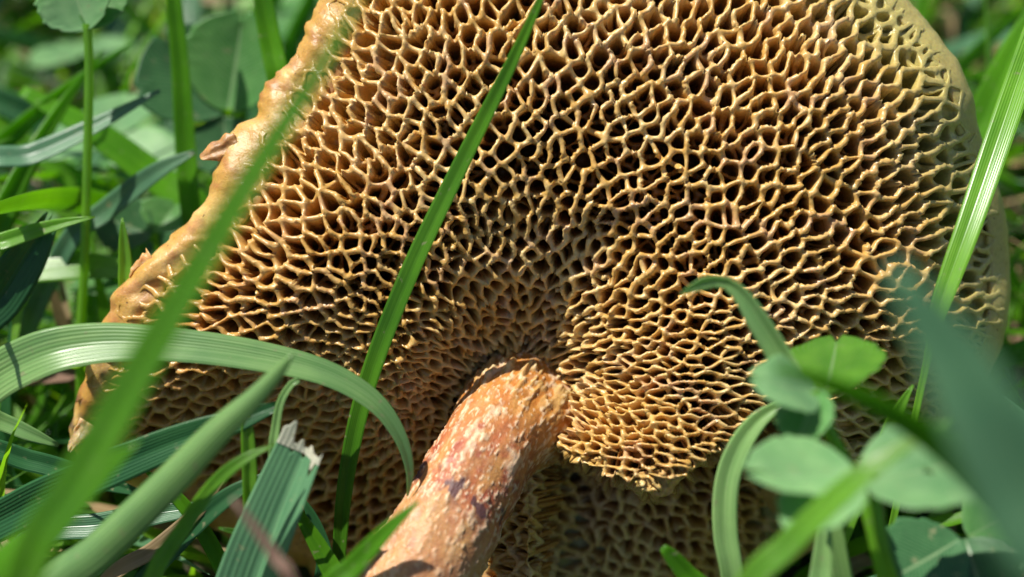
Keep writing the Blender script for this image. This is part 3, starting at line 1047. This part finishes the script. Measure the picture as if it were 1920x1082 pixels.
def leaflet(base, tip, width, mat, parent, normal_roll=0.0, bend=0.0, fold=0.12, notch=0.10, serr=0.06, seed=1, hole=None, origin=None):
    base, tip = np.array(base, dtype=float), np.array(tip, dtype=float)
    mid = (base + tip) / 2 + np.array((0, 0, bend))
    rows = np.vstack([base, mid, tip])
    P3 = PT(rows[:, 0], rows[:, 1], rows[:, 2])
    n = 44
    c = catmull(P3, n)
    s = np.linspace(0, 1, n)
    prof = np.sin(np.pi * np.clip(s, 0, 1) ** 0.85) ** 0.62 * (0.78 + 0.30 * s)
    prof[-1] = 0.16
    prof[0] = 0.05
    d = D0 - mid[2] * PX
    w = prof * width * K * d
    view = np.array((0, 0, CAM_Z)) - c
    view /= np.linalg.norm(view, axis=1, keepdims=True)
    me = ribbon(c - origin, w, view, 25, fold, 0.0002, notch=notch, serr=serr, twist=np.full(n, normal_roll), seed=seed, name='leaflet', mat=MATS[mat], hole=hole)
    return obj('leaflet', me, parent)


def stalk(pts, wpx, mat, parent, origin, name='stalk'):
    pts = np.array(pts, dtype=float)
    P3 = PT(pts[:, 0], pts[:, 1], pts[:, 2])
    d = D0 - pts[:, 2] * PX
    rows = grounded(np.hstack([P3, (wpx * K * d)[:, None] * np.ones((len(pts), 1))]))
    c = catmull(rows, 50)
    T = np.gradient(c[:, :3], axis=0)
    T /= np.linalg.norm(T, axis=1, keepdims=True)
    S = np.cross(T, CF); S /= np.linalg.norm(S, axis=1, keepdims=True)
    B = np.cross(S, T)
    a = np.linspace(0, 2 * np.pi, 12, endpoint=False)
    v = c[:, None, :3] + (np.cos(a)[None, :, None] * S[:, None] + np.sin(a)[None, :, None] * B[:, None]) * (c[:, 3] / 2)[:, None, None]
    uv = np.stack(np.broadcast_arrays(a[None] / 6.283, np.linspace(0, 2, 50)[:, None]), -1).reshape(-1, 2)
    return obj(name, mesh(name, v.reshape(-1, 3) - origin, grid_faces(12, 50, True), MATS[mat], uv=uv), parent)


def clover(label, stalk_pts, stalk_w, stalk_mat, leaves, group=None):
    e = obj('clover', None)
    p = PT(*[np.array(c, dtype=float) for c in stalk_pts[0]])
    rows = np.array([PT(*[np.array(c, dtype=float) for c in q]) for q in stalk_pts])
    g = grounded(np.hstack([rows, np.ones((len(rows), 1))]))[0, :3]
    e.location = g
    stalk(stalk_pts, stalk_w, stalk_mat, e, g)
    for lf in leaves:
        leaflet(origin=g, parent=e, **lf)
    tag(e, label, 'clover', group)
    return e


clover('clover with a pale round leaf on a tall lit stalk left of the cap',
       [(150, 660, -330), (158, 500, -300), (164, 300, -260), (167, 130, -230), (163, 45, -215)], 17, 'lime',
       [dict(base=(163, 52, -213), tip=(92, -40, -210), width=120, mat='clover_pale', seed=2, normal_roll=-0.2),
        dict(base=(163, 58, -212), tip=(118, -60, -190), width=165, mat='clover_pale', seed=3, normal_roll=-0.4),
        dict(base=(165, 52, -213), tip=(225, -70, -230), width=110, mat='clover', seed=4, normal_roll=-0.4)])
clover('clover with a serrated lime leaf standing in front of the pores',
       [(1640, 1010, 420), (1590, 880, 420), (1545, 790, 420), (1525, 730, 425)], 26, 'lime',
       [dict(base=(1530, 735, 425), tip=(1405, 705, 470), width=150, mat='clover_pale', seed=12, normal_roll=0.8, bend=20),
        dict(base=(1545, 742, 420), tip=(1570, 630, 240), width=205, mat='clover_lime', seed=14, normal_roll=-0.3, serr=0.09),
        dict(base=(1530, 728, 425), tip=(1490, 835, 470), width=125, mat='clover', seed=13, normal_roll=0.5)])
clover('clover with a large pale leaf pierced by a small dark hole',
       [(1700, 1180, 460), (1660, 1040, 520), (1640, 930, 530), (1635, 880, 530)], 24, 'lime',
       [dict(base=(1610, 905, 540), tip=(1845, 850, 500), width=270, mat='clover_pale', seed=22, normal_roll=-0.8, fold=0.08, bend=20, hole=(21, 12, 1.2)),
        dict(base=(1600, 880, 540), tip=(1395, 885, 570), width=175, mat='clover_pale', seed=23, normal_roll=0.8, fold=0.2, notch=0.2),
        dict(base=(1605, 890, 550), tip=(1480, 1000, 600), width=190, mat='clover_pale', seed=24, normal_roll=0.8, fold=0.15)])
clover('dark green clover low under the pierced pale clover leaf',
       [(1880, 1220, 300), (1850, 1120, 320), (1810, 1030, 330)], 22, 'green',
       [dict(base=(1800, 1010, 330), tip=(1660, 1090, 380), width=190, mat='clover_dark', seed=32, normal_roll=0.3),
        dict(base=(1810, 1010, 330), tip=(1850, 1140, 420), width=190, mat='clover_dark', seed=33),
        dict(base=(1815, 1005, 330), tip=(1930, 940, 300), width=150, mat='clover', seed=34, normal_roll=-0.4)])
clover('clover with broad dark blue green leaves beside the upper left margin of the cap',
       [(430, 420, -700), (430, 300, -600), (425, 200, -520)], 20, 'green',
       [dict(base=(420, 215, -520), tip=(300, 60, -520), width=240, mat='clover_dark', seed=42, normal_roll=0.2),
        dict(base=(425, 210, -520), tip=(455, 20, -500), width=220, mat='clover', seed=43, normal_roll=-0.3),
        dict(base=(420, 220, -520), tip=(420, 330, -480), width=170, mat='clover_dark', seed=44, normal_roll=0.2)])
clover('clover with dull teal leaves tucked behind the light pointed blade',
       [(330, 640, -480), (310, 540, -440), (290, 440, -420)], 16, 'green',
       [dict(base=(285, 440, -420), tip=(180, 400, -420), width=120, mat='clover_dark', seed=52, normal_roll=0.2),
        dict(base=(290, 445, -420), tip=(345, 540, -400), width=140, mat='clover_dark', seed=53, normal_roll=0.3),
        dict(base=(290, 435, -420), tip=(330, 380, -440), width=110, mat='clover', seed=54, normal_roll=-0.3)])


# ------------------------------------------------------------------ the turf around: repeated blades, each its own object
def stock_blade(mat, L, w, lean, seed, n=22, u_n=7):
    r = np.random.default_rng(seed)
    s = np.linspace(0, 1, n)
    ctr = np.stack([L * lean * s ** 1.8, L * 0.12 * r.normal() * s ** 2, L * (s - 0.32 * lean * s ** 2.5) - 0.003], -1)
    width = w * np.clip(0.55 + 0.9 * s, 0, 1) * np.clip((1 - s) / 0.35, 0.03, 1) ** 0.75
    nrm = np.tile(np.array((-0.6, 0.5 * r.normal(), 0.7)), (n, 1))
    return ribbon(ctr, width, nrm, u_n, 0.16, 0.00016, twist=np.linspace(0, r.normal() * 0.7, n), seed=seed, name='grass_blade', mat=MATS[mat])


stock = [stock_blade(m, L, w, ln, i + 100) for i, (m, L, w, ln) in enumerate([
    ('green', 0.050, 0.0028, 0.5), ('green', 0.065, 0.0032, 0.7), ('lime', 0.045, 0.0032, 0.6), ('blue', 0.060, 0.0036, 0.8),
    ('lime', 0.055, 0.0036, 0.6), ('pale', 0.050, 0.0038, 0.9), ('blue', 0.040, 0.0040, 0.4), ('lime', 0.070, 0.0034, 0.8),
    ('green', 0.038, 0.0030, 1.1), ('deep', 0.070, 0.0040, 1.0)])]
straw_stock = [stock_blade(m, L, w, ln, i + 200) for i, (m, L, w, ln) in enumerate([
    ('straw', 0.040, 0.0026, 1.6), ('straw', 0.055, 0.0030, 1.9), ('brown', 0.045, 0.0022, 1.7), ('straw', 0.03, 0.0034, 1.4)])]


def hits_mushroom(me, loc, rz, tilt, sc, margin=8):
    """True if a blade would cover or cut the mushroom as photographed"""
    n = len(me.vertices)
    co = np.zeros(n * 3)
    me.vertices.foreach_get('co', co)
    co = co.reshape(-1, 3)[::5] * sc
    cx, sx = math.cos(tilt), math.sin(tilt)
    co = np.stack([co[:, 0], co[:, 1] * cx - co[:, 2] * sx, co[:, 1] * sx + co[:, 2] * cx], -1)
    c, s = math.cos(rz), math.sin(rz)
    co = np.stack([co[:, 0] * c - co[:, 1] * s, co[:, 0] * s + co[:, 1] * c, co[:, 2]], -1) + loc
    px, py, z = unproject(co)
    inside = rim_dist(px, py) > -margin
    stem = (px > 540) & (px < 1050) & (py > 850) & (py < 1700)
    bad = (inside & (z > -420)) | (stem & (z > -100)) | (z > 620)
    frame = (px > -60) & (px < 1980) & (py > -60) & (py < 1140)
    return bad.any(), frame.any()


rr = random.Random(21)


def scatter(meshes, words, count, name, place, cat, zone, scale=(0.75, 1.15), tries=9000):
    done = 0
    while done < count and tries:
        tries -= 1
        x, y = rr.uniform(*zone[0]), rr.uniform(*zone[1])
        me = rr.choice(meshes)
        sc, rz, tl = rr.uniform(*scale), rr.uniform(0, 6.283), rr.uniform(-0.35, 0.35)
        loc = np.array((x, y, 0.0))
        bad, fr = hits_mushroom(me, loc, rz, tl, sc)
        if bad or not fr:
            continue
        o = obj(name, me)
        o.location, o.rotation_euler, o.scale = loc, (tl, 0, rz), (sc,) * 3
        what = words[meshes.index(me)] + ' ' + place
        tag(o, what, cat, what)
        done += 1


BLADE_WORDS = ['short mid green grass blade', 'long mid green grass blade', 'slim lime green grass blade', 'broad bluish green grass blade',
               'broad bright lime grass blade', 'pale green drooping grass blade', 'short bluish upright grass blade', 'long lime green leaning blade',
               'small strongly bent green grass blade', 'long dark green arching grass blade']
STRAW_WORDS = ['short thin tan straw lying flat', 'long tan straw lying flat', 'thin purplish brown dead stalk', 'stubby wide tan straw']
scatter(stock, BLADE_WORDS, 125, 'grass_blade', 'in the blurred turf left of the mushroom', 'grass blade', ((-0.14, -0.018), (0.10, 0.26)))
scatter(stock, BLADE_WORDS, 85, 'grass_blade', 'in the blurred turf right of the mushroom', 'grass blade', ((0.03, 0.15), (0.10, 0.28)))
scatter(straw_stock, STRAW_WORDS, 75, 'straw', 'in the turf around the mushroom', 'straw', ((-0.13, 0.13), (0.07, 0.26)))


# small clovers in the turf, each with three leaflets and a stalk
def stock_clover(mat, hgt, size, seed):
    r = np.random.default_rng(seed)
    parts = []
    t = np.linspace(0, 1, 16)
    ctr = np.stack([0.006 * t ** 2, 0.004 * r.normal() * t ** 2, hgt * t - 0.002], -1)
    a = np.linspace(0, 2 * np.pi, 8, endpoint=False)
    v = ctr[:, None] + np.stack([np.cos(a), np.sin(a), 0 * a], -1)[None] * 0.0005
    uv = np.stack(np.broadcast_arrays(a[None] / 6.283, t[:, None]), -1).reshape(-1, 2)
    parts.append(('stalk', mesh('stalk', v.reshape(-1, 3), grid_faces(8, 16, True), MATS['lime'], uv=uv)))
    for k in range(3):
        an = k * 2.094 + r.normal() * 0.12
        s = np.linspace(0, 1, 22)
        d = np.array((math.cos(an), math.sin(an), 0))
        c = ctr[-1] + d * (s * size)[:, None] + np.stack([0 * s, 0 * s, size * (0.25 * s - 0.22 * s ** 2 + r.normal() * 0.1 * s)], -1)
        prof = np.sin(np.pi * s ** 0.85) ** 0.62 * (0.78 + 0.3 * s)
        prof[-1], prof[0] = 0.16, 0.05
        nrm = np.tile(np.array((0, 0, 1.0)), (22, 1))
        parts.append(('leaflet', ribbon(c, prof * size * 0.95, nrm, 13, 0.12, 0.0002, notch=0.1, serr=0.05, seed=seed + k, name='leaflet', mat=MATS[mat])))
    return parts


clo = [stock_clover(m, h, s, i + 300) for i, (m, h, s) in enumerate([('clover', 0.028, 0.011), ('clover_dark', 0.022, 0.012), ('clover_pale', 0.034, 0.010), ('clover_lime', 0.018, 0.008)])]


def scatter_clover(count, zone, place):
    done, tries = 0, 3000
    while done < count and tries:
        tries -= 1
        x, y = rr.uniform(*zone[0]), rr.uniform(*zone[1])
        parts = rr.choice(clo)
        rz, sc = rr.uniform(0, 6.28), rr.uniform(0.8, 1.2)
        loc = np.array((x, y, 0.0))
        flags = [hits_mushroom(m, loc, rz, 0.1, sc, 25) for _, m in parts]
        if any(b for b, _ in flags) or not any(f for _, f in flags):
            continue
        e = obj('clover', None)
        e.location, e.rotation_euler, e.scale = loc, (0.1, 0, rz), (sc,) * 3
        what = CLOVER_WORDS[clo.index(parts)] + ' ' + place
        tag(e, what, 'clover', what)
        for nm, m in parts:
            obj(nm, m, e)
        done += 1


CLOVER_WORDS = ['small mid green three leaved clover', 'low dark green three leaved clover', 'tall pale green three leaved clover', 'tiny bright lime three leaved clover']
scatter_clover(14, ((-0.13, -0.03), (0.12, 0.25)), 'in the turf left of the mushroom')
scatter_clover(9, ((0.05, 0.15), (0.12, 0.27)), 'in the turf right of the mushroom')


# ------------------------------------------------------------------ the rest of the lawn: too many to count
def build_turf():
    r = np.random.default_rng(77)
    V, F, UV, off = [], [], [], 0
    mats, count, made = ['green', 'blue', 'deep', 'lime', 'straw'], 9000, 0
    MI = []
    n, un = 7, 3
    ff = grid_faces(un, n)
    for lim in (5500, 9000, 16000):
     dense = lim == 16000
     while made < lim:
        m = 4000
        rad = 0.9 * r.random(m) ** 0.9
        an = r.random(m) * 2 * np.pi
        x, y = rad * np.cos(an), 0.14 + rad * np.sin(an)
        if dense:
            x, y = r.uniform(-0.16, 0.16, m), r.uniform(0.10, 0.32, m)
            rad = np.hypot(x, y - 0.14)
        near = rad < 0.28
        L = np.where(near, r.uniform(0.008, 0.030, m), r.uniform(0.02, 0.06, m))
        if dense:
            L = r.uniform(0.016, 0.044, m)
        w = r.uniform(0.0012, 0.0028, m) * (1 + 1.4 * (rad > 0.4))
        az = r.random(m) * 2 * np.pi
        lean = r.uniform(0.3, 1.5, m)
        s = np.linspace(0, 1, n)
        for k in range(m):
            if made >= lim:
                break
            d = np.array((math.cos(az[k]), math.sin(az[k]), 0))
            q = np.array((-d[1], d[0], 0))
            c = np.array((x[k], y[k], -0.002)) + d * (L[k] * lean[k] * s ** 1.7)[:, None] + np.array((0, 0, 1)) * (L[k] * (s - 0.3 * lean[k] * s ** 2.2))[:, None]
            px, py, z = unproject(c[n // 2:])
            ip, iy, iz = unproject(c)
            if ((rim_dist(ip, iy) > -4) & (iz > -430)).any() or ((ip > 520) & (ip < 1080) & (iy > 850) & (iz > -80) & (iy < 1700)).any() or (iz > 450).any():
                continue
            wd = w[k] * np.clip((1 - s) / 0.5, 0.02, 1)
            v = c[:, None] + q * (np.array((-0.5, 0, 0.5))[None, :, None] * wd[:, None, None])
            v[:, 1, 2] -= 0.12 * wd
            V.append(v.reshape(-1, 3)); F.append(ff + off); off += n * un
            UV.append(np.stack(np.broadcast_arrays(np.array((0, 0.5, 1))[None], s[:, None]), -1).reshape(-1, 2))
            mi = int(r.choice(5, p=[0.34, 0.14, 0.12, 0.26, 0.14]))
            MI.append(np.full(len(ff), mi, dtype=np.int32))
            made += 1
    me = mesh('turf_grass', np.vstack(V), np.vstack(F), MATS['green'], uv=np.vstack(UV))
    for m in mats[1:]:
        me.materials.append(MATS[m])
    me.polygons.foreach_set('material_index', np.concatenate(MI))
    o = obj('turf_grass', me)
    tag(o, 'short dense lawn grass covering the soil all around the mushroom', 'grass', kind='stuff')


build_turf()
